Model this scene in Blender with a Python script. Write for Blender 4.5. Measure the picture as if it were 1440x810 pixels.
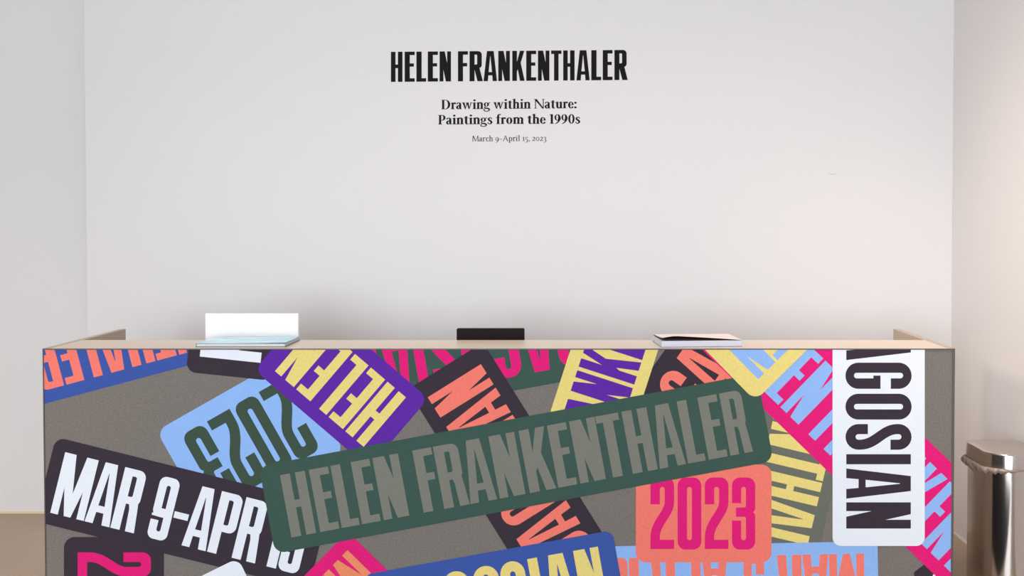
import bpy, bmesh, math, random
from mathutils import Vector, Matrix
from mathutils.geometry import delaunay_2d_cdt

# ------------------------------------------------------------------ reset
for o in list(bpy.data.objects):
    bpy.data.objects.remove(o)
scene = bpy.context.scene
COL = scene.collection
random.seed(7)

# ------------------------------------------------------------------ camera
F_PX, PPX, PPY, PITCH, CAM_H = 1613.0, 805.0, 343.0, math.radians(1.5), 1.60
cam_d = bpy.data.cameras.new('camera')
cam_d.sensor_fit = 'HORIZONTAL'
cam_d.sensor_width = 36.0
cam_d.lens = F_PX / 1440.0 * 36.0
cam_d.shift_x = -(PPX - 720.0) / 1440.0
cam_d.shift_y = -(405.0 - PPY) / 1440.0
cam_d.clip_end = 60
cam = bpy.data.objects.new('camera', cam_d)
COL.objects.link(cam)
cam.location = (0, 0, CAM_H)
cam.rotation_euler = (math.radians(90) - PITCH, 0, 0)
scene.camera = cam


def ray(px, py):
    xc, yc = (px - PPX) / F_PX, -(py - PPY) / F_PX
    f = Vector((0, math.cos(PITCH), -math.sin(PITCH)))
    u = Vector((0, math.sin(PITCH), math.cos(PITCH)))
    return Vector((1, 0, 0)) * xc + u * yc + f


def at_y(px, py, Y):                       # pixel -> point on the plane y = Y
    d = ray(px, py)
    t = Y / d.y
    return Vector((d.x * t, Y, CAM_H + d.z * t))


def at_z(px, py, Z):                       # pixel -> point on the plane z = Z
    d = ray(px, py)
    t = (Z - CAM_H) / d.z
    return Vector((d.x * t, d.y * t, Z))


# ------------------------------------------------------------------ world, lights, exposure
w = bpy.data.worlds.new('world')
scene.world = w
w.use_nodes = True
w.node_tree.nodes['Background'].inputs[0].default_value = (0.82, 0.9, 1.0, 1)
w.node_tree.nodes['Background'].inputs[1].default_value = 0.5


def area(name, loc, target, sx, sy, power, col):
    d = bpy.data.lights.new(name, 'AREA')
    d.shape = 'RECTANGLE'
    d.size, d.size_y, d.energy, d.color = sx, sy, power, col
    o = bpy.data.objects.new(name, d)
    COL.objects.link(o)
    o.location = loc
    o.rotation_euler = (Vector(target) - Vector(loc)).to_track_quat('-Z', 'Y').to_euler()
    return o


area('window_light', (-1.9, -4.7, 1.9), (-1.3, 5.5, 1.5), 4.4, 3.0, 575, (0.86, 0.92, 1.0))
L = area('added_fill_right', (-4.0, 4.4, 3.6), (1.91, 4.9, 1.45), 1.6, 0.9, 4.4, (1.0, 0.80, 0.68))  # added warm fill without a fixture, lifts the right wall
L.data.spread = math.radians(40)
L = area('added_fill_bin', (0.5, 3.5, 4.0), (1.91, 5.1, 0.6), 0.8, 0.8, 7.0, (1.0, 0.82, 0.70))  # added fill aimed at the bin and the low wall behind it
L.data.spread = math.radians(46)
L = area('added_fill_ledge', (-0.5, 4.85, 4.05), (-0.5, 5.02, 0.5), 3.8, 0.25, 11, (1.0, 0.89, 0.80))  # added overhead fill, brightens the ledge and the wall just above it
L.data.spread = math.radians(60)
L = area('added_fill_left', (-3.4, 4.0, 4.05), (-3.4, 4.6, 0.0), 0.8, 0.8, 8, (1.0, 0.70, 0.46))  # added warm fill for the left floor and its bounce, no fixture
L.data.spread = math.radians(70)

vs = scene.view_settings
vs.view_transform = 'Standard'
vs.look = 'None'
vs.exposure = 0.0
vs.gamma = 1.0
vs.use_curve_mapping = False


# ------------------------------------------------------------------ materials
def lin(c):
    c = c / 255.0
    return c / 12.92 if c <= 0.04045 else ((c + 0.055) / 1.055) ** 2.4


def rgb(r, g, b, k=1.0):
    return tuple(min(0.97, lin(v) * k) for v in (r, g, b))


MATS = {}


def mat(name, col, rough=0.6, metal=0.0, grain=0.0, scale=400.0, bump=0.0, spec=0.5, blotch=0.0, bscale=1.5, stretch=None):
    if name in MATS:
        return MATS[name]
    m = bpy.data.materials.new(name)
    m.use_nodes = True
    nt = m.node_tree
    b = nt.nodes['Principled BSDF']
    b.inputs['Base Color'].default_value = (*col, 1)
    b.inputs['Roughness'].default_value = rough
    b.inputs['Metallic'].default_value = metal
    b.inputs['Specular IOR Level'].default_value = spec
    last = None
    if grain > 0 or bump > 0 or blotch > 0:
        tc = nt.nodes.new('ShaderNodeTexCoord')
        mp = nt.nodes.new('ShaderNodeMapping')
        if stretch:
            mp.inputs['Scale'].default_value = stretch
        nt.links.new(tc.outputs['Object'], mp.inputs['Vector'])
        src = None
        for amt, sc, det in ((grain, scale, 2.0), (blotch, bscale, 5.0)):
            if amt <= 0:
                continue
            n = nt.nodes.new('ShaderNodeTexNoise')
            n.inputs['Scale'].default_value = sc
            n.inputs['Detail'].default_value = det
            nt.links.new(mp.outputs[0], n.inputs['Vector'])
            mr = nt.nodes.new('ShaderNodeMapRange')
            mr.inputs['From Min'].default_value = 0.3
            mr.inputs['From Max'].default_value = 0.7
            mr.inputs['To Min'].default_value = 1 - amt
            mr.inputs['To Max'].default_value = 1 + amt
            nt.links.new(n.outputs['Fac'], mr.inputs['Value'])
            mx = nt.nodes.new('ShaderNodeVectorMath')
            mx.operation = 'SCALE'
            if src is None:
                mx.inputs[0].default_value = col
            else:
                nt.links.new(src, mx.inputs[0])
            nt.links.new(mr.outputs[0], mx.inputs['Scale'])
            src = mx.outputs[0]
        if src is not None:
            nt.links.new(src, b.inputs['Base Color'])
        if bump > 0:
            n = nt.nodes.new('ShaderNodeTexNoise')
            n.inputs['Scale'].default_value = scale
            n.inputs['Detail'].default_value = 3
            nt.links.new(mp.outputs[0], n.inputs['Vector'])
            bp = nt.nodes.new('ShaderNodeBump')
            bp.inputs['Strength'].default_value = bump
            bp.inputs['Distance'].default_value = 0.002
            nt.links.new(n.outputs['Fac'], bp.inputs['Height'])
            nt.links.new(bp.outputs[0], b.inputs['Normal'])
    MATS[name] = m
    return m


M_WALL = mat('painted_plaster', (0.772, 0.758, 0.752), 0.9, bump=0.05, scale=160, spec=0.2)
M_CEIL = mat('ceiling_paint', (0.8, 0.8, 0.8), 0.9, spec=0.2)
M_REAR = mat('rear_wall_paint', (0.55, 0.53, 0.50), 0.9, spec=0.2)
M_DARK = mat('dark_gallery_wall', (0.045, 0.042, 0.04), 0.8, spec=0.2)
M_FLOOR = mat('polished_concrete', (0.38, 0.285, 0.205), 0.38, grain=0.06, scale=60, blotch=0.10, bscale=2.2)
M_TRIM = mat('lit_reveal_cream', (0.80, 0.66, 0.44), 0.5)  # cream tint stands in for the light in the gap at the wall foot
M_TRIM2 = mat('white_reveal', (0.86, 0.80, 0.72), 0.5)

PRINT = 0.95
P = dict(
    desk=rgb(128, 121, 114), black=rgb(63, 54, 63), white=rgb(240, 245, 253), sky=rgb(150, 190, 246),
    pink=rgb(234, 36, 124), coral=rgb(252, 130, 114), yellow=rgb(241, 220, 132), purple=rgb(99, 47, 166),
    blue=rgb(66, 92, 168), green=rgb(66, 92, 82), moss=rgb(68, 86, 72), grey=rgb(130, 130, 119),
    orange=rgb(244, 146, 106), olive=rgb(113, 116, 105))


def pm(key):
    return mat('print_' + key, tuple(min(.97, c * PRINT) for c in P[key]), 0.75, grain=0.02 if key == 'white' else 0.055, scale=190, spec=0.06)


M_DESK = mat('taupe_laminate', tuple(c * PRINT for c in P['desk']), 0.75, grain=0.17, scale=190, spec=0.10)
M_TOP = mat('satin_ledge_laminate', rgb(206, 190, 172), 0.32, grain=0.02, scale=200, spec=0.5)
M_SIDE = mat('side_laminate', rgb(178, 160, 142), 0.5, grain=0.03, scale=200)
M_EDGE = mat('dark_edge_band', rgb(92, 86, 80), 0.5)


# ------------------------------------------------------------------ object helpers
def link(name, me, m, parent=None):
    o = bpy.data.objects.new(name, me)
    COL.objects.link(o)
    if m:
        me.materials.append(m)
    if parent:
        o.parent = parent
    return o


def from_bm(name, bm, m, parent=None, smooth=False):
    bmesh.ops.recalc_face_normals(bm, faces=bm.faces)
    me = bpy.data.meshes.new(name)
    bm.to_mesh(me)
    bm.free()
    if smooth:
        for p in me.polygons:
            p.use_smooth = True
    return link(name, me, m, parent)


def box_bm(x0, x1, y0, y1, z0, z1, bevel=0.0, seg=2, bm=None):
    own = bm is None
    b2 = bmesh.new()
    v = [b2.verts.new((x, y, z)) for x in (x0, x1) for y in (y0, y1) for z in (z0, z1)]
    for f in ((0, 1, 3, 2), (4, 6, 7, 5), (0, 4, 5, 1), (2, 3, 7, 6), (0, 2, 6, 4), (1, 5, 7, 3)):
        b2.faces.new([v[i] for i in f])
    bmesh.ops.recalc_face_normals(b2, faces=b2.faces)
    if bevel > 0:
        bmesh.ops.bevel(b2, geom=list(b2.edges), offset=bevel, segments=seg, affect='EDGES', profile=0.5)
    if own:
        return b2
    me = bpy.data.meshes.new('tmp')
    b2.to_mesh(me)
    b2.free()
    bm.from_mesh(me)
    bpy.data.meshes.remove(me)
    return bm


def empty(name, loc):
    o = bpy.data.objects.new(name, None)
    o.empty_display_size = 0.1
    COL.objects.link(o)
    o.location = loc
    return o


def tag(o, label=None, cat=None, group=None, kind=None):
    for k, v in (('label', label), ('category', cat), ('group', group), ('kind', kind)):
        if v:
            o[k] = v
    return o


def prism(name, pts, z0, z1, m, parent=None, smooth=False):
    bm = bmesh.new()
    a = [bm.verts.new((x, y, z0)) for x, y in pts]
    b = [bm.verts.new((x, y, z1)) for x, y in pts]
    n = len(pts)
    bm.faces.new(a)
    bm.faces.new(b)
    for i in range(n):
        bm.faces.new((a[i], a[(i + 1) % n], b[(i + 1) % n], b[i]))
    return from_bm(name, bm, m, parent, smooth)


# ------------------------------------------------------------------ the setting
ROOM_TOP = 4.1
XR = 1.91                                        # right wall
YL = at_z(30, 722, 0).y                          # recessed wall section at the left
YB_R = 5.77                                      # title wall, right end (nearest)
YAW = math.radians(1.9)
XL_EDGE = -2.5                                   # free left edge of the title wall
YB_L = YB_R + (XR - XL_EDGE) * math.tan(YAW)


def wall_y(x):
    return YB_R + (XR - x) * math.tan(YAW)


fl = from_bm('floor', box_bm(-7.0, XR + 0.2, -5.2, 7.2, -0.1, 0.0), M_FLOOR)
tag(fl, 'taupe polished concrete gallery floor', kind='structure')
ce = from_bm('ceiling', box_bm(-7.0, XR + 0.2, -5.2, 7.2, ROOM_TOP, ROOM_TOP + 0.1), M_CEIL)
tag(ce, 'white gallery ceiling', kind='structure')

mt = from_bm('added_dark_mat', box_bm(-1.9, 1.3, 2.3, 4.25, 0.0, 0.006, .002), mat('reflection_dark', (.012, .011, .011), .95, bump=.4, scale=300, spec=.05))  # added below the view so the steel bin reflects something dark
tag(mt, 'dark mat added out of view to darken the reflection in the steel bin', kind='structure')

XE_T = at_y(118.3, 2, wall_y(XL_EDGE)).x         # the title wall's free edge, from the photo
XL_EDGE = XE_T
wb = prism('wall_back', [(XL_EDGE, wall_y(XL_EDGE)), (XR, YB_R), (XR, 7.2), (XL_EDGE, 7.2)], 0.0, ROOM_TOP, M_WALL)
tag(wb, 'white title wall behind the reception desk', kind='structure')
wl = from_bm('wall_left', box_bm(-7.0, XL_EDGE, YL, YL + 0.2, 0.0, ROOM_TOP), M_WALL)
tag(wl, 'white recessed wall section left of the title wall', kind='structure')
wr = from_bm('wall_right', box_bm(XR, XR + 0.2, -5.2, YB_R, 0.0, ROOM_TOP), M_WALL)
tag(wr, 'white side wall right of the desk', kind='structure')
wfl = from_bm('wall_far_left', box_bm(-7.2, -7.0, -5.2, YL, 0.0, ROOM_TOP), M_DARK)
tag(wfl, 'dark wall of the next gallery', kind='structure')
# rear wall with a large window opening
bm = bmesh.new()
for b in ((-7.0, -4.9, 0, ROOM_TOP), (0.3, XR, 0, ROOM_TOP), (-4.9, 0.3, 0, 0.55), (-4.9, 0.3, 3.65, ROOM_TOP)):
    box_bm(b[0], b[1], -5.2, -5.0, b[2], b[3], bm=bm)
wre = from_bm('wall_rear', bm, M_REAR)
tag(wre, 'rear gallery wall around the street window', kind='structure')

t = from_bm('baseboard_left', box_bm(-7.0, XL_EDGE, YL - 0.004, YL, 0.0, 0.013), M_TRIM)
tag(t, 'thin strip painted cream for the lit reveal at the foot of the recessed wall', kind='structure')
t = from_bm('baseboard_right', box_bm(XR - 0.004, XR, -5.0, YB_R - 0.01, 0.0, 0.011), M_TRIM2)
tag(t, 'thin pale reveal strip at the foot of the side wall', kind='structure')


# ------------------------------------------------------------------ 2-D shape tools for lettering
def rect(x0, y0, x1, y1):
    return [(x0, y0), (x1, y0), (x1, y1), (x0, y1)]


def rrect(x0, y0, x1, y1, r, n=7):
    """r: one radius or (bl, br, tr, tl)"""
    rs = r if isinstance(r, (tuple, list)) else (r,) * 4
    out = []
    for (cx, cy, sx, sy, a0, rr) in ((x0, y0, 1, 1, 180, rs[0]), (x1, y0, -1, 1, 270, rs[1]),
                                     (x1, y1, -1, -1, 0, rs[2]), (x0, y1, 1, -1, 90, rs[3])):
        if rr <= 1e-6:
            out.append((cx, cy))
            continue
        for i in range(n + 1):
            a = math.radians(a0 + 90.0 * i / n)
            out.append((cx + sx * rr + rr * math.cos(a), cy + sy * rr + rr * math.sin(a)))
    return out


def ell(cx, cy, rx, ry, n=28):
    return [(cx + rx * math.cos(2 * math.pi * i / n), cy + ry * math.sin(2 * math.pi * i / n)) for i in range(n)]


def arc(cx, cy, r, a0, a1, n=7, ry=None):
    ry = r if ry is None else ry
    return [(cx + r * math.cos(math.radians(a0 + (a1 - a0) * i / n)),
             cy + ry * math.sin(math.radians(a0 + (a1 - a0) * i / n))) for i in range(n + 1)]


def bez(p0, p1, p2, p3, n=10):
    o = []
    for i in range(n + 1):
        s = i / n
        k = (1 - s) ** 3, 3 * s * (1 - s) ** 2, 3 * s * s * (1 - s), s ** 3
        o.append((sum(k[j] * q[0] for j, q in enumerate((p0, p1, p2, p3))),
                  sum(k[j] * q[1] for j, q in enumerate((p0, p1, p2, p3)))))
    return o


def stroke(pts, wd):
    """polyline with a width (number or list) -> list of quads"""
    n = len(pts)
    ws = wd if isinstance(wd, (list, tuple)) else [wd] * n
    L, R = [], []
    for i in range(n):
        a = pts[max(0, i - 1)]
        b = pts[min(n - 1, i + 1)]
        dx, dy = b[0] - a[0], b[1] - a[1]
        l = math.hypot(dx, dy) or 1
        nx, ny = -dy / l, dx / l
        h = ws[i] / 2
        L.append((pts[i][0] + nx * h, pts[i][1] + ny * h))
        R.append((pts[i][0] - nx * h, pts[i][1] - ny * h))
    return [[L[i], L[i + 1], R[i + 1], R[i]] for i in range(n - 1)]


def wstroke(pw, n=6):
    """Catmull-Rom through (x, y, w) points -> quads"""
    P_, W_ = [], []
    m = len(pw)
    for i in range(m - 1):
        p = [pw[max(0, i - 1)], pw[i], pw[i + 1], pw[min(m - 1, i + 2)]]
        for k in range(n + (1 if i == m - 2 else 0)):
            s = k / n
            q = []
            for c in range(3):
                a, b, d, e = (p[j][c] for j in range(4))
                q.append(0.5 * (2 * b + (d - a) * s + (2 * a - 5 * b + 4 * d - e) * s * s + (3 * b - a - 3 * d + e) * s ** 3))
            P_.append((q[0], q[1]))
            W_.append(max(0.02, q[2]))
    return stroke(P_, W_)


def plus(*polys):
    return [('+', p) for p in polys]


def minus(*polys):
    return [('-', p) for p in polys]


def inside(x, y, poly):
    c = False
    j = len(poly) - 1
    for i in range(len(poly)):
        xi, yi = poly[i]
        xj, yj = poly[j]
        if (yi > y) != (yj > y) and x < (xj - xi) * (y - yi) / (yj - yi) + xi:
            c = not c
        j = i
    return c


def triangulate(ops):
    vs_, es = [], []
    for _, p in ops:
        b = len(vs_)
        vs_ += [Vector(q) for q in p]
        es += [(b + i, b + (i + 1) % len(p)) for i in range(len(p))]
    r = delaunay_2d_cdt(vs_, es, [], 0, 1e-6)
    pts = [(v.x, v.y) for v in r[0]]
    bbs = [(min(q[0] for q in p), max(q[0] for q in p), min(q[1] for q in p), max(q[1] for q in p)) for _, p in ops]
    tris = []
    for f in r[2]:
        x = sum(pts[i][0] for i in f) / len(f)
        y = sum(pts[i][1] for i in f) / len(f)
        val = False
        for (s, p), bb in zip(ops, bbs):
            if bb[0] <= x <= bb[1] and bb[2] <= y <= bb[3] and inside(x, y, p):
                val = s == '+'
        if val:
            tris.append(tuple(f))
    return pts, tris


# ------------------------------------------------------------------ condensed grotesque capitals and figures (cap height 1)
def cond(ch, slant_r=False):
    S = .158
    if ch == 'H':
        return .40, plus(rect(0, 0, S, 1), rect(.40 - S, 0, .40, 1), rect(S - .01, .455, .40 - S + .01, .575))
    if ch == 'E':
        return .31, plus(rect(0, 0, S, 1), rect(0, 0, .31, .115), rect(0, .885, .31, 1), rect(0, .50, .285, .61))
    if ch == 'F':
        return .31, plus(rect(0, 0, S, 1), rect(0, .885, .31, 1), rect(0, .495, .285, .61))
    if ch == 'L':
        return .295, plus(rect(0, 0, S, 1), rect(0, 0, .295, .115))
    if ch == 'I':
        return .155, plus(rect(0, 0, .155, 1))
    if ch == 'N':
        return .41, plus(rect(0, 0, .137, 1), rect(.273, 0, .41, 1), [(0, 1), (.185, 1), (.41, 0), (.225, 0)])
    if ch == 'M':
        return .56, plus(rect(0, 0, .125, 1), rect(.435, 0, .56, 1), [(0, 1), (.19, 1), (.335, 0), (.225, 0)],
                         [(.56, 1), (.37, 1), (.225, 0), (.335, 0)])
    if ch == 'T':
        return .365, plus(rect(0, .885, .365, 1), rect(.103, 0, .262, 1))
    if ch == 'A':
        W_, ap = .445, .112

        def xi(y):
            return .142 + .068 * y / .82
        return W_, plus([(0, 0), (ap, 1), (W_ - ap, 1), (W_, 0)]) + minus(
            [(xi(.30), .30), (W_ / 2 - .004, .83), (W_ / 2 + .004, .83), (W_ - xi(.30), .30)],
            [(.142, -.01), (xi(.19), .19), (W_ - xi(.19), .19), (W_ - .142, -.01)])
    if ch == 'R':
        ops = plus(rect(0, 0, S, 1), rrect(0, .435, .385, 1, (0, .10, .12, 0)))
        if slant_r:
            ops += plus([(.13, .50), (.30, .50), (.42, 0), (.25, 0)])
        else:
            ops += plus([(.19, .52), (.355, .52), (.372, .40), (.41, 0), (.255, 0), (.235, .36)])
        return .41, ops + minus(rrect(S, .555, .24, .885, (0, .03, .03, 0)))
    if ch == 'P':
        return .385, plus(rect(0, 0, S, 1), rrect(0, .365, .385, 1, (0, .12, .12, 0))) + minus(
            rrect(S, .48, .24, .885, (0, .03, .03, 0)))
    if ch == 'K':
        return .42, plus(rect(0, 0, S, 1), [(.262, 1), (.408, 1), (.27, .55), (.15, .30), (.15, .60)],
                         [(.15, .62), (.27, .70), (.29, .58), (.42, 0), (.262, 0), (.18, .42)])
    if ch == 'O':
        return .40, plus(rrect(0, -.012, .40, 1.012, .199, 12)) + minus(rrect(.157, .12, .243, .88, .042))
    if ch == 'G':
        return .405, plus(rrect(0, -.012, .405, 1.012, .20, 12)) + minus(
            rrect(.157, .12, .243, .88, .042), rect(.2, .53, .42, .69)) + plus(rect(.20, .42, .405, .53))
    if ch == 'S':
        t = .157
        r = .2 - t / 2
        pts = [(.4 - t / 2, .685), (.4 - t / 2, .80)] + arc(.2, .812, r, 0, 180, 12) + \
            bez((t / 2, .79), (t / 2, .56), (.4 - t / 2, .46), (.4 - t / 2, .21), 14) + \
            arc(.2, .188, r, 0, -180, 12) + [(t / 2, .20), (t / 2, .335)]
        return .40, plus(*stroke(pts, t))
    if ch == '0':
        return .352, plus(rrect(0, -.008, .352, 1.008, .115)) + minus(rrect(.14, .125, .212, .875, .034))
    if ch == '2':
        t = .14
        return .352, plus(rrect(0, .63, .352, 1.008, (0, 0, .115, .115))) + minus(
            rrect(.14, .60, .212, .875, (0, 0, .034, .034)), rect(.212, .6, .4, .68)) + plus(
            *stroke([(.282, .70), (.282, .675)] + bez((.282, .66), (.282, .50), (.07, .37), (.07, .17), 14) + [(.07, .0)], t),
            rect(0, 0, .352, .13))
    if ch == '3':
        return .346, plus(rrect(0, .51, .346, 1.008, (0, .07, .115, .115)), rrect(0, -.008, .346, .53, (.115, .115, .07, 0))) + minus(
            rrect(.137, .585, .208, .875, (0, .03, .034, .034)), rrect(.137, .125, .208, .455, (.034, .034, .03, 0)),
            rect(-.01, .40, .06, .645), rect(-.01, .585, .14, .645), rect(-.01, .40, .14, .455), [(.352, .56), (.33, .52), (.352, .48)])
    if ch == '9':
        return .352, plus(rrect(0, .355, .352, 1.008, (.115, 0, .115, .115)), rrect(0, -.008, .352, .40, (.115, .115, 0, 0))) + minus(
            rrect(.14, .47, .212, .875, .034), rrect(.14, .125, .212, .36, (.034, .034, 0, 0)), rect(-.01, .30, .212, .36)) + plus(
            rrect(0, .355, .23, .5, (.115, 0, 0, 0)))
    if ch == '5':
        return .352, plus(rect(0, .87, .335, 1), rect(0, .47, .14, 1), rrect(.10, .25, .352, .66, (0, 0, .115, 0)),
                          rrect(0, -.008, .352, .45, (.115, .115, 0, 0))) + minus(
            rrect(.14, .125, .212, .535, .034), rect(-.01, .31, .14, .47))
    if ch == '1':
        return .20, plus(rect(.045, 0, .20, 1), [(-.01, .80), (.06, .80), (.10, .84), (.10, 1), (.05, 1), (-.01, .92)])
    if ch == '-':
        return .20, plus(rect(0, .40, .20, .505))
    raise KeyError(ch)


GAP = {'default': .052}
COND_CACHE = {}


def cond_mesh(ch, slant=False):
    k = (ch, slant)
    if k not in COND_CACHE:
        wd, ops = cond(ch, slant)
        COND_CACHE[k] = (wd,) + triangulate(ops)
    return COND_CACHE[k]


def fit(s, u0, u1, space=.18):
    """natural spacing of a string stretched between u0 and u1"""
    pos, x = [], 0.0
    for ch in s:
        if ch == ' ':
            x += space
            continue
        wd = cond(ch)[0]
        g = .052
        pos.append((ch, x, x + wd))
        x += wd + g
    tot = pos[-1][2]
    k = (u1 - u0) / tot
    return [(c, u0 + a * k, u0 + b * k) for c, a, b in pos]


def clip_poly(poly, x0, x1, z0, z1):
    for ax, val, sgn in ((0, x0, 1), (0, x1, -1), (1, z0, 1), (1, z1, -1)):
        out = []
        n = len(poly)
        for i in range(n):
            a, b = poly[i], poly[(i + 1) % n]
            da, db = (a[ax] - val) * sgn, (b[ax] - val) * sgn
            if da >= 0:
                out.append(a)
            if (da >= 0) != (db >= 0):
                s = da / (da - db)
                out.append((a[0] + (b[0] - a[0]) * s, a[1] + (b[1] - a[1]) * s))
        poly = out
        if len(poly) < 3:
            return []
    return poly


# ------------------------------------------------------------------ reception desk
DY = 4.5                                            # front face
DT = at_y(700, 490.0, DY).z                         # top
DX0, DX1 = at_y(60.3, 490, DY).x, at_y(1342.6, 490, DY).x
DDEPTH, LEDGE = 0.77, 0.305
PT = 0.026
DC = Vector(((DX0 + DX1) / 2, DY, 0))
desk = empty('reception_desk', DC)
tag(desk, 'long taupe reception desk with a front covered in colourful overlapping lettered stickers', 'desk')


def dbox(name, x0, x1, y0, y1, z0, z1, m, bev=0.0):
    return from_bm(name, box_bm(x0 - DC.x, x1 - DC.x, y0 - DY, y1 - DY, z0, z1, bev), m, desk)


dbox('front_panel', DX0 + PT, DX1 - PT, DY, DY + 0.03, 0.0, DT - 0.012, M_DESK)
for xa, xb in ((DX0, DX0 + PT), (DX1 - PT, DX1)):
    dbox('side_panel', xa, xb, DY + 0.0, DY + DDEPTH, 0.0, DT, M_SIDE, 0.0008)
dbox('ledge', DX0 + PT, DX1 - PT, DY + 0.0, DY + LEDGE, DT - 0.012, DT - 0.0005, M_TOP)
dbox('worktop', DX0 + PT, DX1 - PT, DY + 0.03, DY + DDEPTH, 0.71, 0.735, mat('white_worktop', (.88, .87, .85), .5))
dbox('ledge_riser', DX0 + PT, DX1 - PT, DY + LEDGE - 0.02, DY + LEDGE, 0.735, DT - 0.012, M_SIDE)
e = dbox('edge_strip', DX0, DX1, DY - 0.0045, DY, DT - 0.0045, DT - 0.0003, M_EDGE)
e['label'] = 'thin dark top edge of the desk front'
dbox('edge_strip', DX0, DX0 + 0.004, DY - 0.0045, DY, 0.0, DT - 0.0045, M_EDGE)
dbox('edge_strip', DX1 - 0.009, DX1, DY - 0.0045, DY, 0.0, DT - 0.0045, M_EDGE)
# printed sheet that carries the base colour over the whole front
dbox('base_sheet', DX0 + 0.004, DX1 - 0.009, DY - 0.0006, DY, 0.004, DT - 0.0045, M_DESK)

CX0, CX1, CZ0, CZ1 = DX0 + 0.004, DX1 - 0.009, 0.02, DT - 0.0045
LAYER = [0]
GAP_Y = 0.00014


def sticker(theta, O, cap, items, box, r, base, ink, label, caps_ref=False, slant=False):
    """theta: reading direction in the picture; O: pixel on the baseline (or cap line);
    items: (character, from, to) along the line; box: (from, to, above caps, below baseline)"""
    th = math.radians(theta)
    u = Vector((math.cos(th), math.sin(th)))
    v = Vector((-math.sin(th), math.cos(th)))
    O = Vector(O)
    if caps_ref:
        O = O + v * cap

    def px(a, up):
        q = O + u * a - v * up
        p = at_y(q.x, q.y, DY)
        return (p.x, p.z)

    LAYER[0] += 1
    y = -0.0007 - GAP_Y * LAYER[0]
    u0, u1, above, below = box
    poly = [px(a, b) for a, b in rrect(u0, -below, u1, cap + above, r, 8)]
    poly = clip_poly(poly, CX0, CX1, CZ0, CZ1)
    me = bpy.data.meshes.new('sticker')
    me.from_pydata([(a - DC.x, y, b) for a, b in poly], [], [list(range(len(poly)))])
    if me.polygons[0].normal.y > 0:
        me.flip_normals()
    st = link('sticker', me, pm(base), desk)
    st['label'] = label
    for ch, a0, a1 in items:
        wd, pts, tris = cond_mesh(ch, slant)
        k = (a1 - a0) / wd
        P2 = [px(a0 + x * k, yy * cap) for x, yy in pts]
        verts, faces, idx = [], [], {}
        for tri in tris:
            pl = [P2[i] for i in tri]
            if any(p[0] < CX0 or p[0] > CX1 or p[1] < CZ0 or p[1] > CZ1 for p in pl):
                pl = clip_poly(pl, CX0, CX1, CZ0, CZ1)
                if len(pl) < 3:
                    continue
            f = []
            for p in pl:
                kk = (round(p[0], 6), round(p[1], 6))
                if kk not in idx:
                    idx[kk] = len(verts)
                    verts.append((p[0] - DC.x, y - GAP_Y * 0.5, p[1]))
                if idx[kk] not in f:
                    f.append(idx[kk])
            if len(f) >= 3:
                faces.append(f)
        if not faces:
            continue
        me = bpy.data.meshes.new('letter')
        me.from_pydata(verts, [], faces)
        bm = bmesh.new()
        bm.from_mesh(me)
        for f in bm.faces:
            f.normal_update()
            if f.normal.y > 0:
                f.normal_flip()
        bmesh.ops.dissolve_limit(bm, angle_limit=0.02, verts=bm.verts, edges=bm.edges)
        bm.to_mesh(me)
        bm.free()
        link('letter', me, pm(ink), st)
    return st


MAR = [('M', 0, 48.5), ('A', 49.7, 85.6), ('R', 87, 121), ('9', 139, 167.5), ('-', 169.5, 190), ('A', 190, 225),
       ('P', 227, 259), ('R', 262.5, 296.5), ('1', 309, 326.6), ('5', 328.5, 358.5)]
# back to front
sticker(165.1, (118.8, 534.3), 85, [('N', -172, -138), ('T', -134.6, -106.2), ('H', -103.5, -70), ('A', -67.5, -30),
        ('L', -26.9, -2.5), ('E', 0, 26), ('R', 29.5, 64)], (-260, 110, 18, 18), 14, 'blue', 'coral',
        'royal blue sticker with upside-down coral letters at the top left corner', True)
sticker(150.4, (395.6, 533.3), 112, fit('2023', 0, 161.5, .2), (-27, 188.5, 20, 23.6), 15, 'sky', 'moss',
        'sky blue sticker with upside-down dark green figures')
sticker(95.94, (281, 501.3), 86, [('N', -43, 0)], (-120, 23.5, 18, 17), 14, 'black', 'white',
        'black sticker with one white bar under the blue catalogue')
sticker(169.8, (773.1, 519.8), 92, [('G', -53, -16), ('A', -10.5, 32), ('G', 38, 74.5), ('O', 81, 118), ('S', 124, 161.5),
        ('I', 170, 184), ('A', 189, 230), ('N', 236, 272)], (-75, 296, 20, 18), 14, 'green', 'pink',
        'dark green sticker with upside-down pink letters along the top edge', True)
sticker(238.0, (676.3, 511.9), 88.2, [('G', -305, -269), ('A', -264, -225.5), ('G', -219.5, -184), ('O', -178, -143),
        ('S', -137, -102.5), ('I', -97, -84), ('A', -79.5, -39), ('N', -33.7, 0)], (-330, 24.5, 18.3, 19), 12, 'black', 'coral',
        'black sticker with coral letters climbing steeply behind the long green sticker')
sticker(220.5, (570.9, 558.7), 91.5, fit('HELEN', 0, 164), (-25, 187, 17.8, 19.5), 15, 'purple', 'yellow',
        'purple sticker with yellow letters running up to the left')
sticker(-54.5, (951.4, 503.5), 89, [('G', -51, -14), ('A', -10.2, 31), ('G', 36, 72)], (-75, 130, 20, 18), 13, 'black', 'coral',
        'black sticker with a coral letter pair beside the yellow and purple sticker', True)
sticker(-72.0, (886.4, 557.4), 82.3, [('A', -58, -21), ('N', -18.3, 12.1), ('K', 17.5, 50.2), ('E', 53.6, 79),
        ('N', 83, 114)], (-66, 140, 18, 17), 14, 'yellow', 'purple',
        'yellow sticker with purple letters standing nearly upright')
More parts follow.
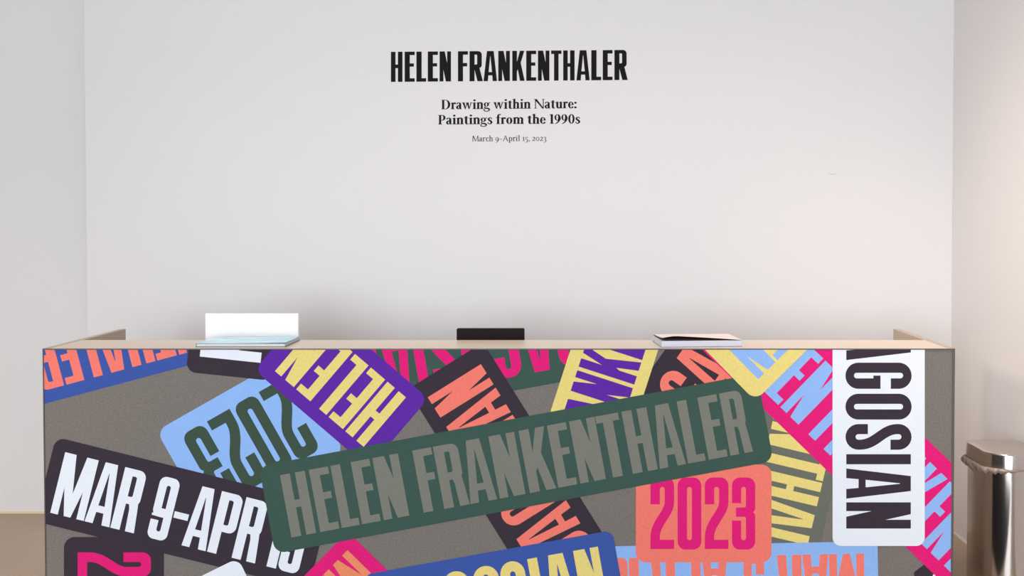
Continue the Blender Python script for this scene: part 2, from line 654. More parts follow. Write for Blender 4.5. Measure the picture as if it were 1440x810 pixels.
sticker(103.3, (1156.3, 679), 88, [('E', -97, -71.5), ('N', -68.5, -35.5), ('T', -33, -2.3), ('H', 0, 33.8), ('A', 37, 75), ('L', 77, 101),
        ('E', 104, 130)], (-180, 200, 17, 18), 14, 'olive', 'yellow',
        'olive grey sticker with pale yellow letters reading downwards', True)
sticker(-36.5, (1299 + .595 * 107, 794 + .804 * 107), 88, [('H', 1, 36)], (-20, 120, 19, 18), 5, 'black', 'white',
        'black sticker corner at the bottom right edge')
sticker(44.1, (1074.8, 550.6), 91, [('E', 0, 27), ('N', 31.3, 66.7), ('F', 86, 112), ('R', 115.8, 150.5), ('A', 152, 190),
        ('N', 194, 229), ('K', 236, 271.5), ('E', 275, 302), ('N', 306.6, 341), ('T', 342.5, 374), ('H', 378, 412)], (-150, 480, 20, 18.4), 14,
        'pink', 'sky', 'bright pink sticker with sky blue letters sloping down to the right')
sticker(178.9, (1214.6, 778.2), 89, [(c, a * 1.012, b * 1.012) for c, a, b in MAR], (-19.5, 383, 18, 17), 8, 'sky', 'coral',
        'sky blue sticker with upside-down coral letters at the bottom right')
sticker(0.0, (914.6, 771.8), 99.7, fit('2023', 0, 147.3, .2), (-20.5, 170.3, 19, 18.7), 14, 'coral', 'pink',
        'coral sticker with upright bright pink figures')
sticker(90.0, (109.7, 776.5), 102, fit('2023', 0, 150, .2)[:2], (-21.5, 171, 19, 19.4), 15, 'black', 'pink',
        'black sticker with a sideways bright pink figure at the bottom left')
sticker(13.93, (71.1, 720.7), 87.7, MAR, (-18, 378.4, 17.5, 17), 14, 'black', 'white',
        'black sticker with large white letters and figures sloping down')
sticker(-26.0, (335 - .899 * 20 + .438 * 117, 784.5 + .438 * 20 + .899 * 117), 98, fit('2023', -150, 0, .2), (-170, 20, 19, 19), 13, 'white', 'black',
        'white sticker corner rising from the bottom edge')
sticker(134.5, (488.9, 773.3), 88, MAR, (-19, 378, 18, 18), 10, 'pink', 'orange',
        'bright pink sticker with orange letters at the bottom edge')
sticker(-10.15, (840.7, 768.2), 91, [('G', -310, -273), ('A', -268.5, -228), ('G', -223, -186.5), ('O', -180.5, -144.5), ('S', -142, -107),
        ('I', -101, -87), ('A', -81.5, -40), ('N', -35.5, 0)], (-332, 24, 19, 18), 13, 'blue', 'yellow',
        'royal blue sticker with yellow letters along the bottom edge', True)
sticker(-10.54, (410.2, 755.4), 88.8, [('H', 0, 35.3), ('E', 41.3, 68.5), ('L', 72, 97.5), ('E', 101, 127.5), ('N', 132, 168.5),
        ('F', 189, 216), ('R', 218.5, 255), ('A', 256, 294), ('N', 298, 334.5), ('K', 341, 378.5), ('E', 381.5, 408.5), ('N', 413, 449.5),
        ('T', 450.5, 483), ('H', 488, 523.5), ('A', 526.5, 564), ('L', 567, 592), ('E', 596.5, 623.5), ('R', 627.5, 659.8)],
        (-26.8, 685.4, 18, 18.4), 15, 'green', 'grey', 'long dark green sticker with grey letters crossing the middle of the desk')
sticker(90.0, (1189.75, 463.8), 90.7, [('A', 0, 42.4), ('G', 46, 82.8), ('O', 89.7, 126), ('S', 132.3, 168.4), ('I', 174.7, 188.8),
        ('A', 194.7, 237.1), ('N', 242.3, 279.1)], (-160, 303.6, 19.6, 19.2), 12, 'white', 'black',
        'white sticker with black letters reading straight down at the right')
sticker(135.5, (1066, 533), 88, [('E', -64.5, -38), ('N', -34.2, 0)], (-190, 24.3, 18.8, 18), 15, 'yellow', 'sky',
        'yellow sticker corner with sky blue letters hanging from the top edge', True)


# ------------------------------------------------------------------ serif face for the wall text (cap height 1, x-height .70)
def serif(ch, W=.165, h=.055, osf=False):
    X = .70
    sf = .045

    def st(x, y0, y1, w_=W):
        return plus(rect(x, y0, x + w_, y1))

    def foot(x, w_=W, y=0.0, e_=.065):
        return plus([(x - e_, y), (x + w_ + e_, y), (x + w_ + e_, y + sf * .8), (x + w_, y + sf * 1.8), (x, y + sf * 1.8), (x - e_, y + sf * .8)])

    def flag(x, y):
        return plus([(x - .075, y - .075), (x, y - .02), (x + W, y + .015), (x + W, y - .12), (x, y - .12), (x, y - .10), (x - .075, y - .105)])

    def cap(x, y, w_=W, e_=.065):
        return plus([(x - e_, y), (x + w_ + e_, y), (x + w_ + e_, y - sf * .8), (x + w_, y - sf * 1.8), (x, y - sf * 1.8), (x - e_, y - sf * .8)])

    def arch(x0, x1, top=X):
        xm = (x0 + x1) / 2
        return plus(*wstroke([(x0 + W * .6, top - .19, h), (x0 + W + .03, top - .08, h * 1.1), (xm + W * .55, top - .025, W * .62),
                              (x1 + W * .42, top - .11, W * .95), (x1 + W / 2, top - .26, W)])) + plus(rect(x1, 0, x1 + W, top - .24))

    def ring(cx, cy, rx, ry, kx=1.0):
        return plus(ell(cx, cy, rx, ry)) + minus(ell(cx, cy, rx - W * kx, ry - h))

    if ch == 'D':
        return .80, plus([(.08, 0), (.36, 0)] + arc(.36, .5, .40, -90, 90, 20, .5) + [(.08, 1)]) + minus(
            [(.09 + W, h), (.36, h)] + arc(.36, .5, .40 - W * 1.12, -90, 90, 20, .5 - h) + [(.09 + W, 1 - h)]) + foot(.09) + cap(.09, 1)
    if ch == 'P':
        return .64, st(.09, 0, 1) + plus([(.1, .40), (.33, .40)] + arc(.33, .70, .28, -90, 90, 16, .30) + [(.1, 1)]) + minus(
            [(.09 + W, .40 + h), (.32, .40 + h)] + arc(.32, .70, .28 - W * .95, -90, 90, 16, .30 - h) + [(.09 + W, 1 - h)]) + foot(.09) + cap(.09, 1)
    if ch == 'N':
        t = h * 1.25
        return .88, plus(rect(.10, 0, .10 + t, 1), rect(.74, 0, .74 + t, 1), [(.03, 1), (.07 + W, 1), (.74 + t, .02), (.74 + t, -.01), (.70, -.01)]) + \
            foot(.10, t) + cap(.74, 1, t) + cap(.06, 1, W * .5, .05)
    if ch == 'M':
        t = h * 1.25
        return 1.02, plus([(.08, 0), (.08 + t, 0), (.16 + t, 1), (.12, 1)], [(.12, 1), (.14 + W, 1), (.57, .14), (.50, .0)],
                          [(.50, 0), (.55, .0), (.86, 1), (.80, 1)], [(.78, 1), (.78 + W, 1), (.83 + W, 0), (.83, 0)]) + foot(.08, t) + foot(.83) + cap(.79, 1, W, .03)
    if ch == 'A':
        t = h * 1.25
        return .86, plus([(.08, 0), (.08 + t, 0), (.46, 1), (.38, 1)], [(.36, 1), (.47, 1), (.81, 0), (.80 - W, 0)], rect(.2, .32, .62, .32 + h)) + foot(.08, t, 0, .05) + foot(.80 - W)
    if ch == 'a':
        return .50, plus(*wstroke([(.075, .53, W * .7), (.12, .63, W * .55), (.22, X - .03, h * 1.3), (.33, .60, W * .85), (.345, .46, W)])) + \
            st(.345 - W / 2, .09, .50) + plus(*wstroke([(.345, .14, W), (.38, .04, W * .6), (.47, .045, h)])) + \
            plus(ell(.19, .185, .18, .20)) + minus(ell(.215, .19, .18 - W * .8, .20 - h * 1.2)) + st(.345 - W / 2, .09, .50) + plus(*wstroke([(.30, .40, h), (.2, .38, h * 1.2), (.1, .3, W * .6)]))
    if ch == 'n':
        return .60, st(.07, 0, X - .02) + flag(.07, X) + arch(.07, .365) + foot(.07) + foot(.365)
    if ch == 'h':
        return .60, st(.07, 0, 1.02) + flag(.07, 1.05) + arch(.07, .365) + foot(.07) + foot(.365)
    if ch == 'm':
        return .90, st(.07, 0, X - .02) + flag(.07, X) + arch(.07, .365) + arch(.365, .66) + foot(.07) + foot(.365) + foot(.66)
    if ch == 'r':
        return .43, st(.07, 0, X - .02) + flag(.07, X) + plus(*wstroke([(.07 + W * .6, X - .2, h), (.27, X - .06, h * 1.4), (.36, X - .05, W * .8)])) + plus(ell(.35, X - .085, W * .52, W * .52)) + foot(.07, W, 0, .07)
    if ch == 'i':
        return .32, st(.08, 0, X - .02) + flag(.08, X) + foot(.08) + plus(ell(.08 + W / 2, .92, W * .58, W * .58, 14))
    if ch == 'l':
        return .32, st(.08, 0, 1.02) + flag(.08, 1.05) + foot(.08)
    if ch == 'u':
        return .60, st(.07, .20, X) + flag(.07, X) + plus(*wstroke([(.07 + W / 2, .26, W), (.10 + W * .5, .10, W * .92), (.20 + W * .5, .03, W * .55), (.365, .12, h), (.40, .2, h)])) + \
            st(.365, .02, X) + flag(.365, X) + plus([(.365, 0), (.365 + W + .06, 0), (.365 + W + .06, sf), (.365 + W, sf * 1.6), (.365, .1)])
    if ch == 't':
        return .40, st(.10, .16, .84) + plus([(.10, .70), (.10 + W, .90), (.10 + W, .70)]) + plus(rect(.0, X - .055, .36, X)) + plus(*wstroke([(.10 + W / 2, .2, W), (.12 + W / 2, .08, W * .9), (.23 + W * .3, .025, W * .5), (.37, .08, h)]))
    if ch == 'w':
        t = h * 1.35
        return .86, plus([(.03, X), (.04 + W, X), (.31, .0), (.24, 0)], [(.24, 0), (.30, 0), (.46, X), (.46 - t, X)], [(.36, X), (.37 + W, X), (.62, 0), (.55, 0)],
                         [(.55, 0), (.61, 0), (.80, X), (.80 - t, X)], rect(-.02, X - sf, .25, X), rect(.31, X - sf, .55, X), rect(.68, X - sf, .87, X))
    if ch == 'g':
        return .56, plus(ell(.235, .47, .215, .225)) + minus(ell(.235, .47, .215 - W * .85, .225 - h)) + \
            plus(*wstroke([(.40, .60, h), (.47, .66, W * .45), (.54, .64, W * .5)])) + \
            plus(*wstroke([(.13, .27, h), (.085, .17, W * .5), (.16, .09, W * .7), (.34, .06, W * .85), (.47, -.04, W * .75), (.42, -.19, W * .5), (.25, -.245, h * 1.3), (.07, -.19, W * .5), (.05, -.07, W * .45), (.15, .05, h)]))
    if ch == 'e':
        return .50, plus(ell(.25, .345, .23, .36)) + minus(ell(.265, .345, .235 - W * .95, .36 - h * 1.1), [(.25, .355), (.6, .355), (.6, .17), (.40, .17)], [(.25, .30), (.6, .34), (.6, .2), (.40, .2)]) + \
            plus(rect(.12, .345, .475, .345 + h)) + plus(*wstroke([(.30, .02, W * .4), (.38, .05, W * .4), (.47, .16, h)]))
    if ch == 'c':
        return .46, plus(ell(.25, .345, .23, .36)) + minus(ell(.275, .345, .235 - W * .95, .36 - h * 1.1), [(.27, .53), (.6, .53), (.6, .17), (.27, .17)]) + plus(ell(.385, .545, W * .5, W * .5, 12))
    if ch == 'o':
        return .54, plus(ell(.27, .345, .245, .36)) + minus(ell(.27, .345, .245 - W, .36 - h))
    if ch == 's':
        return .42, plus(*wstroke([(.35, .53, W * .5), (.30, .645, h * 1.2), (.20, .665, h * 1.6), (.10, .57, W * .75), (.13, .44, W * .9), (.25, .33, W * .95), (.33, .20, W * .9), (.28, .07, W * .7), (.18, .02, h * 1.5), (.07, .08, h * 1.3), (.05, .19, W * .5)]))
    if ch == 'f':
        return .38, st(.10, 0, .80) + plus(*wstroke([(.10 + W / 2, .78, W), (.12 + W / 2, .93, W * .8), (.24 + W / 3, 1.02, W * .5), (.40, .97, W * .7)])) + plus(rect(0, X - .05, .35, X)) + foot(.10)
    if ch == 'p':
        return .58, st(.07, -.28, X - .02) + flag(.07, X) + plus(ell(.31, .345, .235, .36)) + minus(ell(.29, .345, .235 - W * .95, .36 - h)) + st(.07, -.28, X - .02) + foot(.07, W, -.30)
    if ch == ':':
        return .28, plus(ell(.13, .09, W * .6, W * .6, 14), ell(.13, .58, W * .6, W * .6, 14))
    if ch == ',':
        return .24, plus(ell(.11, .07, W * .6, W * .6, 14), *wstroke([(.14, .06, W * .7), (.13, -.08, W * .5), (.06, -.16, h)]))
    if ch == '-':
        return .46, plus(rect(.03, .30, .43, .30 + h * 1.2))
    H_ = X if osf else 1.0
    if ch == '1':
        return .40 if not osf else .36, st(.13, 0, H_) + foot(.13, W, 0, .075) + plus([(.03, H_ - .05), (.13, H_ - .02), (.13 + W, H_ + .01), (.13, H_ - .12), (.03, H_ - .09)])
    if ch == '0':
        return .58, plus(ell(.28, H_ / 2, .255, H_ / 2 + .01)) + minus(ell(.28, H_ / 2, .255 - W * (.95 if not osf else .8), H_ / 2 - h))
    if ch == '9':
        dy = -.27 if osf else 0.0
        return .55, plus(ell(.265, .66 + dy, .235, .345)) + minus(ell(.245, .67 + dy, .235 - W * .9, .345 - h)) + \
            plus(*wstroke([(.43, .70 + dy, W), (.44, .52 + dy, W), (.37, .28 + dy, W * .75), (.22, .08 + dy, W * .55), (.08, -.01 + dy, h)]))
    if ch == '2':
        return .50, plus(*wstroke([(.06, H_ * .72, W * .6), (.13, H_ - .07, W * .5), (.26, H_ - .03, h * 1.8), (.37, H_ * .78, W), (.32, H_ * .50, W * .8), (.18, H_ * .25, W * .5), (.06, .05, h)])) + plus([(.04, 0), (.45, 0), (.47, .15), (.42, .11), (.04, .10)])
    if ch == '3':
        dy = -.27 if osf else 0.0
        return .48, plus(*wstroke([(.06, .86 + dy, W * .5), (.15, .96 + dy, W * .5), (.25, .965 + dy, W * .5), (.35, .82 + dy, W * .9), (.28, .64 + dy, W * .6), (.17, .57 + dy, h)])) + \
            plus(*wstroke([(.2, .58 + dy, h), (.33, .50 + dy, W * .7), (.38, .30 + dy, W), (.28, .08 + dy, W * .7), (.14, .0 + dy, W * .5), (.04, .03 + dy, W * .6)]))
    if ch == '5':
        dy = -.27 if osf else 0.0
        return .48, plus([(.10, .97 + dy), (.42, .97 + dy), (.40, .85 + dy), (.14, .85 + dy)], [(.10, .97 + dy), (.14, .97 + dy), (.12, .55 + dy), (.07, .55 + dy)]) + \
            plus(*wstroke([(.08, .56 + dy, h), (.22, .60 + dy, W * .5), (.36, .45 + dy, W * .95), (.36, .25 + dy, W), (.25, .06 + dy, W * .7), (.12, .0 + dy, W * .5), (.03, .03 + dy, W * .6)]))
    raise KeyError(ch)


# ------------------------------------------------------------------ wall lettering
M_INK = mat('black_wall_vinyl', rgb(33, 31, 30), 0.8, spec=0.05)
M_INK2 = mat('charcoal_wall_vinyl', rgb(40, 36, 36), 0.8, spec=0.05)
M_INK3 = mat('grey_wall_vinyl', rgb(78, 74, 74), 0.8, spec=0.05)


def wall_pt(px, py, off=0.0008):
    """pixel -> point on the title wall, a hair in front of it"""
    d = ray(px, py)
    # plane: y = YB_R + (XR - x) * tan
    k = math.tan(YAW)
    t = (YB_R + XR * k) / (d.y + d.x * k)
    p = Vector((0, 0, CAM_H)) + d * t
    n = Vector((-math.sin(YAW), -math.cos(YAW), 0))
    return p + n * off


SIGN_O = wall_pt(716, 120)
sign = empty('wall_lettering', SIGN_O)
tag(sign, 'black exhibition title lettering in three sizes on the white wall above the desk', 'lettering')


def wall_letter(name, pts, tris, fn, m):
    vs_ = [wall_pt(*fn(x, y)) - SIGN_O for x, y in pts]
    used = sorted({i for t_ in tris for i in t_})
    mp = {i: k for k, i in enumerate(used)}
    me = bpy.data.meshes.new(name)
    me.from_pydata([vs_[i] for i in used], [], [[mp[i] for i in t_] for t_ in tris])
    bm = bmesh.new()
    bm.from_mesh(me)
    for f in bm.faces:
        f.normal_update()
        if f.normal.y > 0:
            f.normal_flip()
    bmesh.ops.dissolve_limit(bm, angle_limit=0.02, verts=bm.verts, edges=bm.edges)
    bm.to_mesh(me)
    bm.free()
    return link(name, me, m, sign)


def lineframe(x0, yb0, x1, yb1, cap):
    """baseline from (x0,yb0) to (x1,yb1) in the picture, capitals upright"""
    def fn(u, y):
        s = (u - x0) / (x1 - x0)
        return (u, yb0 + (yb1 - yb0) * s - y * cap)
    return fn


fn0 = lineframe(549.8, 115.2, 882.3, 112.5, 42.3)
TW = [('H', 549.8, 566), ('E', 569.1, 583.2), ('L', 585.6, 599.3), ('E', 601.6, 615.8), ('N', 618.2, 634.2), ('F', 644, 658),
      ('R', 660.3, 678.6), ('A', 680, 699), ('N', 700.7, 717), ('K', 720.4, 737.8), ('E', 740, 754), ('N', 756.5, 772.6), ('T', 775, 789.6),
      ('H', 792, 808), ('A', 810.6, 829.3), ('L', 831.5, 845.3), ('E', 847.6, 861.4), ('R', 864, 882.3)]
for ch, a, b in TW:
    wd, pts, tris = cond_mesh(ch, True)
    wall_letter('title_letter', pts, tris, lambda x, y, a=a, b=b, wd=wd: fn0(a + (b - a) * x / wd, y), M_INK)

SC = {}


def serif_line(name, s, x0, x1, yb0, yb1, cap, m, W, h, osf, space, track):
    pos, x = [], 0.0
    for ch in s:
        if ch == ' ':
            x += space
            continue
        k = (ch, W, h, osf)
        if k not in SC:
            wd, ops = serif(ch, W, h, osf)
            SC[k] = (wd,) + triangulate(ops)
        pos.append((k, x))
        x += SC[k][0] + track
    tot = x - track
    kx = (x1 - x0) / tot
    fn = lineframe(x0, yb0, x1, yb1, cap)
    for k, xx in pos:
        wd, pts, tris = SC[k]
        wall_letter(name, pts, tris, lambda a, b, xx=xx: fn(x0 + (xx + a) * kx, b), m)


serif_line('subtitle_letter', 'Drawing within Nature:', 620.3, 811.8, 153.7, 152.2, 13.3, M_INK2, .175, .06, False, .25, .0)
serif_line('subtitle_letter', 'Paintings from the 1990s', 615.8, 816.3, 175.0, 173.7, 13.3, M_INK2, .175, .06, False, .25, .0)
serif_line('date_letter', 'March 9-April 15, 2023', 663.6, 768.8, 198.9, 198.0, 7.9, M_INK3, .125, .07, True, .28, .01)

# small crescent scuff in the plaster
sc = wall_pt(1171, 243.5, 0.0)
bm = bmesh.new()
prev = None
ring_prev = None
for i in range(9):
    a = math.radians(205 + 130 * i / 8)
    c = Vector((0.021 * math.cos(a), 0, 0.012 * math.sin(a) + 0.006))
    r_ = 0.0016 * math.sin(math.pi * (i + .6) / 9.2) + .0004
    rg = [bm.verts.new(c + Vector((math.cos(a) * r_ * math.cos(b), -r_ * abs(math.sin(b)) if math.sin(b) > 0 else r_ * .3, math.sin(a) * r_ * math.cos(b))))
          for b in (0, math.pi / 3, 2 * math.pi / 3, math.pi, 1.5 * math.pi)]
    if ring_prev:
        for j in range(5):
            bm.faces.new((ring_prev[j], ring_prev[(j + 1) % 5], rg[(j + 1) % 5], rg[j]))
    ring_prev = rg
o = from_bm('plaster_scuff', bm, mat('scuffed_plaster', (.62, .60, .585), .9), wb)
o.location = sc
o['label'] = 'tiny crescent scuff in the plaster'

# ------------------------------------------------------------------ things on and behind the ledge
ZT = DT - 0.0003
M_PAPER = mat('white_page_edges', (.66, .68, .69), .7, grain=.05, scale=600, stretch=(1, 1, 30))
M_COVER_EDGE = mat('grey_board_edge', (.16, .18, .19), .6)


def watery_cover(name, c1, c2, c3, scale):
    m = bpy.data.materials.new(name)
    m.use_nodes = True
    nt = m.node_tree
    b = nt.nodes['Principled BSDF']
    b.inputs['Roughness'].default_value = .28
    tc = nt.nodes.new('ShaderNodeTexCoord')
    mp = nt.nodes.new('ShaderNodeMapping')
    mp.inputs['Scale'].default_value = (scale, scale * 2.2, 1)
    n = nt.nodes.new('ShaderNodeTexNoise')
    n.inputs['Scale'].default_value = 1.0
    n.inputs['Detail'].default_value = 4
    n.inputs['Distortion'].default_value = 1.2
    cr = nt.nodes.new('ShaderNodeValToRGB')
    cr.color_ramp.elements[0].position = .32
    cr.color_ramp.elements[0].color = (*c1, 1)
    cr.color_ramp.elements[1].position = .68
    cr.color_ramp.elements[1].color = (*c3, 1)
    el = cr.color_ramp.elements.new(.5)
    el.color = (*c2, 1)
    nt.links.new(tc.outputs['Object'], mp.inputs[0])
    nt.links.new(mp.outputs[0], n.inputs['Vector'])
    nt.links.new(n.outputs['Fac'], cr.inputs[0])
    nt.links.new(cr.outputs[0], b.inputs['Base Color'])
    return m


M_BLUE = watery_cover('pale_blue_painted_cover', rgb(120, 178, 205), rgb(168, 214, 232), rgb(214, 238, 244), 6)
M_BLUSH = watery_cover('pale_blush_cover', rgb(226, 196, 186), rgb(236, 218, 210), rgb(240, 232, 228), 5)
M_BROWN = mat('brown_inside_page', rgb(92, 52, 40), .6)


def sheet_bm(x0, x1, y0, y1, zf, th, nx=16, ny=6):
    """a bendable board: zf(s, t) gives the underside height"""
    bm = bmesh.new()
    top, bot = [], []
    for j in range(ny + 1):
        for i in range(nx + 1):
            s, t_ = i / nx, j / ny
            x, y, z = x0 + (x1 - x0) * s, y0 + (y1 - y0) * t_, zf(s, t_)
            bot.append(bm.verts.new((x, y, z)))
            top.append(bm.verts.new((x, y, z + th)))
    W_ = nx + 1
    for j in range(ny):
        for i in range(nx):
            a, b, c, d = j * W_ + i, j * W_ + i + 1, (j + 1) * W_ + i + 1, (j + 1) * W_ + i
            bm.faces.new((top[a], top[b], top[c], top[d]))
            bm.faces.new((bot[d], bot[c], bot[b], bot[a]))
    edge = [j * W_ for j in range(ny + 1)], [j * W_ + nx for j in range(ny + 1)], list(range(W_)), [ny * W_ + i for i in range(W_)]
    for ring_ in edge:
        for a, b in zip(ring_[:-1], ring_[1:]):
            bm.faces.new((top[a], bot[a], bot[b], top[b]))
    return bm


# pale blue catalogue on the left
p0, p1 = at_z(275, 488, ZT), at_z(401.5, 488, ZT)
bw, bd = (p1 - p0).x, 0.245
book = empty('exhibition_catalogue', ((p0.x + p1.x) / 2, p0.y + bd / 2, ZT))
tag(book, 'closed catalogue with a watery pale blue cover on the left of the ledge', 'book', 'catalogues on the ledge')
hx, hy = bw / 2, bd / 2
from_bm('back_cover', sheet_bm(-hx, hx, -hy, hy, lambda s, t_: 0.0002, .0016), M_COVER_EDGE, book)
from_bm('page_block', box_bm(-hx + .003, hx - .004, -hy + .004, hy - .004, .0018, .0125), M_PAPER, book)
from_bm('front_cover', sheet_bm(-hx, hx, -hy, hy, lambda s, t_: .0126 + .0035 * s ** 2 * (1 - .3 * t_), .0014), M_BLUE, book)
from_bm('cover_edge', sheet_bm(-hx, hx, -hy - .0006, -hy - .0001, lambda s, t_: .0126 + .0035 * s ** 2, .0013, 16, 1), M_COVER_EDGE, book)
from_bm('spine', box_bm(-hx - .0018, -hx + .0006, -hy, hy, .0004, .0138, .0005, 1), mat('pale_spine', (.7, .78, .8), .5), book)

# catalogue on the right, cover sprung open at its left
q0, q1 = at_z(926, 488.3, ZT), at_z(1041, 487.6, ZT)
bw2, bd2 = (q1 - q0).length, 0.235
ang = math.atan2(q1.y - q0.y, q1.x - q0.x)
book2 = empty('exhibition_catalogue', (0, 0, ZT))
tag(book2, 'white paperback catalogue with a blush cover sprung open on the right of the ledge', 'book', 'catalogues on the ledge')
book2.rotation_euler[2] = ang + math.radians(2)
book2.location = Vector(((q0.x + q1.x) / 2, (q0.y + q1.y) / 2 + bd2 / 2, ZT))
hx, hy = bw2 / 2, bd2 / 2
from_bm('back_cover', sheet_bm(-hx, hx, -hy, hy, lambda s, t_: .0002, .0009), mat('slate_board_edge', (.22, .23, .27), .6), book2)
PB = .0235
from_bm('page_block', sheet_bm(-hx + .002, hx - .002, -hy + .003, hy - .003, lambda s, t_: .0012, PB), mat('cool_white_page_edges', (.60, .61, .69), .7, grain=.10, scale=130, stretch=(.02, .02, 9)), book2)
from_bm('inside_page', sheet_bm(-hx + .003, hx - .006, -hy + .003, hy - .003, lambda s, t_: PB + .0016 + .008 * (1 - s) ** 1.6 * (1 - t_), .0004), M_BROWN, book2)
from_bm('front_cover', sheet_bm(-hx + .006, hx - .004, -hy + .001, hy, lambda s, t_: PB + .0024 + (.0215 * (1 - s) ** .85 * (1 - .93 * t_ ** .7)) * min(1, .55 + s * 3), .0006), M_BLUSH, book2)
from_bm('spine', sheet_bm(hx - .001, hx, -hy, hy, lambda s, t_: .0003, PB + .0015, 1, 6), mat('white_spine', (.88, .86, .86), .5), book2)

# white upright panel behind the left catalogue
YM = DY + LEDGE + 0.045
a0, a1 = at_y(288.2, 441, YM), at_y(419.3, 441, YM)
pan = empty('upright_panel', ((a0.x + a1.x) / 2, YM, 0.735))
tag(pan, 'bright white upright rectangular panel rising behind the pale blue catalogue', 'screen')
hw = (a1.x - a0.x) / 2
bm = box_bm(-hw, hw, 0.0, .016, .10, a0.z - 0.735, .003)
o = from_bm('panel', bm, mat('bright_white_enamel', (.95, .95, .93), .35), pan)
from_bm('stand', box_bm(-.03, .03, .016, .034, .008, .26, .004), mat('pale_grey_metal', (.7, .7, .7), .35, 1.0), pan)
from_bm('base', box_bm(-.10, .10, -.035, .11, .0, .008, .003), mat('pale_grey_metal', (.7, .7, .7), .35, 1.0), pan)

# black monitor top in the middle
YM2 = DY + LEDGE + 0.03
b0, b1 = at_y(642, 462, YM2), at_y(737.4, 462, YM2)
mon = empty('desk_monitor', ((b0.x + b1.x) / 2, YM2, 0.735))
tag(mon, 'black rounded monitor back showing above the middle of the ledge', 'monitor')
hw = (b1.x - b0.x) / 2
zt_ = b0.z - .735
bm = bmesh.new()
outl = rrect(-hw, .09, hw, zt_, .006, 5)
fr = [bm.verts.new((x, 0, z)) for x, z in outl]
bk = [bm.verts.new((x, .022, z)) for x, z in outl]
bm.faces.new(fr)
bm.faces.new(bk)
for i in range(len(outl)):
    j = (i + 1) % len(outl)
    bm.faces.new((fr[i], fr[j], bk[j], bk[i]))
from_bm('housing', bm, mat('matt_black_plastic', rgb(26, 18, 14), .6, spec=.12), mon)
from_bm('screen', box_bm(-hw + .008, hw - .008, .022, .0225, .10, zt_ - .008), mat('dark_glass', (.01, .01, .012), .1), mon)
from_bm('stand', box_bm(-.025, .025, .002, .02, .008, .10, .003), mat('matt_black_plastic', rgb(26, 18, 14), .6, spec=.12), mon)
from_bm('base', box_bm(-.08, .08, -.02, .12, .0, .008, .003), mat('matt_black_plastic', rgb(26, 18, 14), .6, spec=.12), mon)

# ------------------------------------------------------------------ steel pedal bin at the right
M_STEEL = mat('brushed_steel', (.66, .61, .57), .13, 1.0, grain=.05, scale=40, stretch=(30, 30, .6))
M_LIDTOP = mat('satin_steel_lid', (.62, .55, .50), .34, 1.0)
M_BLACKP = mat('black_plastic', (.02, .02, .02), .5)
ZC = 0.645
c0 = at_z(1381.5, 635.3, ZC)
HW = 0.121
SIDE, RC, BULGE = 0.19, 0.055, 0.078
binx, biny = c0.x + HW, c0.y
bin_ = empty('pedal_bin', (binx, biny, 0))
tag(bin_, 'stainless steel pedal bin with a rounded front standing by the right wall', 'bin')


def dshape(inset=0.0, n=40):
    hw_, bul = HW - inset, BULGE - inset
    pts = [(-hw_ * math.cos(math.pi * i / n), -bul * (1 - abs(math.cos(math.pi * i / n)) ** 2.2)) for i in range(n + 1)]
    rc = RC - inset
    for i in range(9):
        a = math.pi / 2 * i / 8
        pts.append((hw_ - rc + rc * math.cos(a), SIDE + rc * math.sin(a)))
    for i in range(9):
        a = math.pi / 2 + math.pi / 2 * i / 8
        pts.append((-hw_ + rc + rc * math.cos(a), SIDE + rc * math.sin(a)))
    return pts


def loft(name, rows, m, parent, cap_top=True, cap_bot=True, smooth=True):
    bm = bmesh.new()
    rs = [[bm.verts.new((x, y, z)) for x, y in pts] for pts, z in rows]
    n = len(rs[0])
    for a, b in zip(rs[:-1], rs[1:]):
        for i in range(n):
            bm.faces.new((a[i], a[(i + 1) % n], b[(i + 1) % n], b[i]))
    if cap_bot:
        bm.faces.new(rs[0])
    if cap_top:
        bm.faces.new(rs[-1])
    o = from_bm(name, bm, m, parent)
    if smooth:
        me = o.data
        for p in me.polygons:
            p.use_smooth = len(p.vertices) == 4
        bm = bmesh.new()
        bm.from_mesh(me)
        for e in bm.edges:
            if len(e.link_faces) == 2 and e.calc_face_angle(0) > math.radians(35):
                e.smooth = False
        bm.to_mesh(me)
        bm.free()
    return o


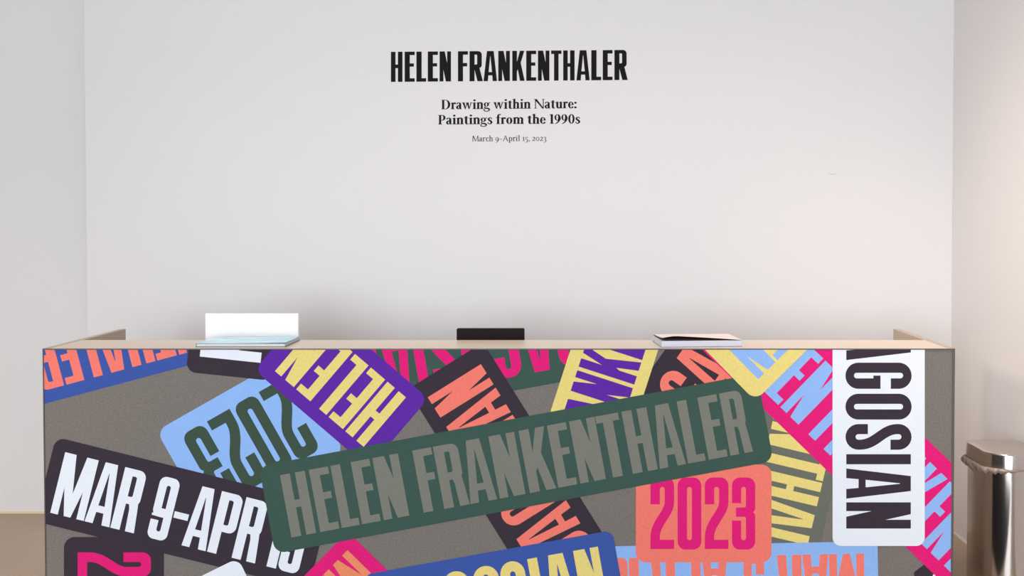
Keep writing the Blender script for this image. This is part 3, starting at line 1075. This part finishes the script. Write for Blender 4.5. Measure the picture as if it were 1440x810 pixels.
loft('base_ring', [(dshape(.004), .0), (dshape(.004), .035)], M_BLACKP, bin_)
loft('body', [(dshape(.009), .035), (dshape(.009), ZC - .065)], M_STEEL, bin_)
lid = loft('lid', [(dshape(.0), ZC - .056), (dshape(.004), ZC - .006), (dshape(.005), ZC - .002), (dshape(.007), ZC)], M_STEEL, bin_)
loft('lid_top', [(dshape(.008), ZC - .001), (dshape(.012), ZC + .0012), (dshape(.04), ZC + .002)], M_LIDTOP, lid)
from_bm('pedal', box_bm(-.05, .05, -BULGE - .045, -BULGE + .02, .012, .024, .004), M_STEEL, bin_)

# crumpled liner edge pinched between lid and body
bm = bmesh.new()
base = dshape(.0)
n = len(base)
rows = []
rng = random.Random(3)
ph = [rng.uniform(0, 6.28) for _ in range(6)]
# resample the outline evenly for folds
seg = [math.dist(base[i], base[(i + 1) % n]) for i in range(n)]
tot = sum(seg)
NS = 220


def along(d):
    d %= tot
    for i in range(n):
        if d <= seg[i]:
            a, b = base[i], base[(i + 1) % n]
            s = d / (seg[i] or 1)
            return (a[0] + (b[0] - a[0]) * s, a[1] + (b[1] - a[1]) * s)
        d -= seg[i]
    return base[0]


verts_rows = []
for k in range(7):
    row = []
    for i in range(NS):
        x, y = along(tot * i / NS)
        x2, y2 = along(tot * (i + 1) / NS)
        l = math.hypot(x2 - x, y2 - y) or 1
        nx, ny = (y2 - y) / l, -(x2 - x) / l
        th = i / NS * 2 * math.pi
        g = max(0, min(1, (-x + .05) / .15)) ** 1.3            # fuller at the left
        if y > SIDE * .55 and x < 0:
            g *= 1.5
        f = .5 + .5 * math.sin(37 * th + ph[0]) * math.sin(11 * th + ph[1])
        f2 = math.sin(61 * th + ph[2] + k * .7) * .35 + math.sin(23 * th + ph[3] - k) * .5
        s = k / 6
        hgt = .0035 + g * (.017 + .012 * f)
        z = ZC - .0565 - hgt * s
        out = -.005 + (.004 + g * .011 * (.6 + .6 * f)) * math.sin(math.pi * (.15 + .85 * s)) + g * .004 * f2 * s
        row.append(bm.verts.new((x + nx * out, y + ny * out, z)))
    verts_rows.append(row)
for a, b in zip(verts_rows[:-1], verts_rows[1:]):
    for i in range(NS):
        bm.faces.new((a[i], a[(i + 1) % NS], b[(i + 1) % NS], b[i]))
M_BAG = mat('grey_plastic_film', rgb(150, 134, 122), .3, spec=.6)
liner = from_bm('bin_liner', bm, M_BAG, None, True)
liner.location = (binx, biny, 0)
tag(liner, 'crumpled grey plastic liner edge pinched under the steel bin lid', 'bin liner')
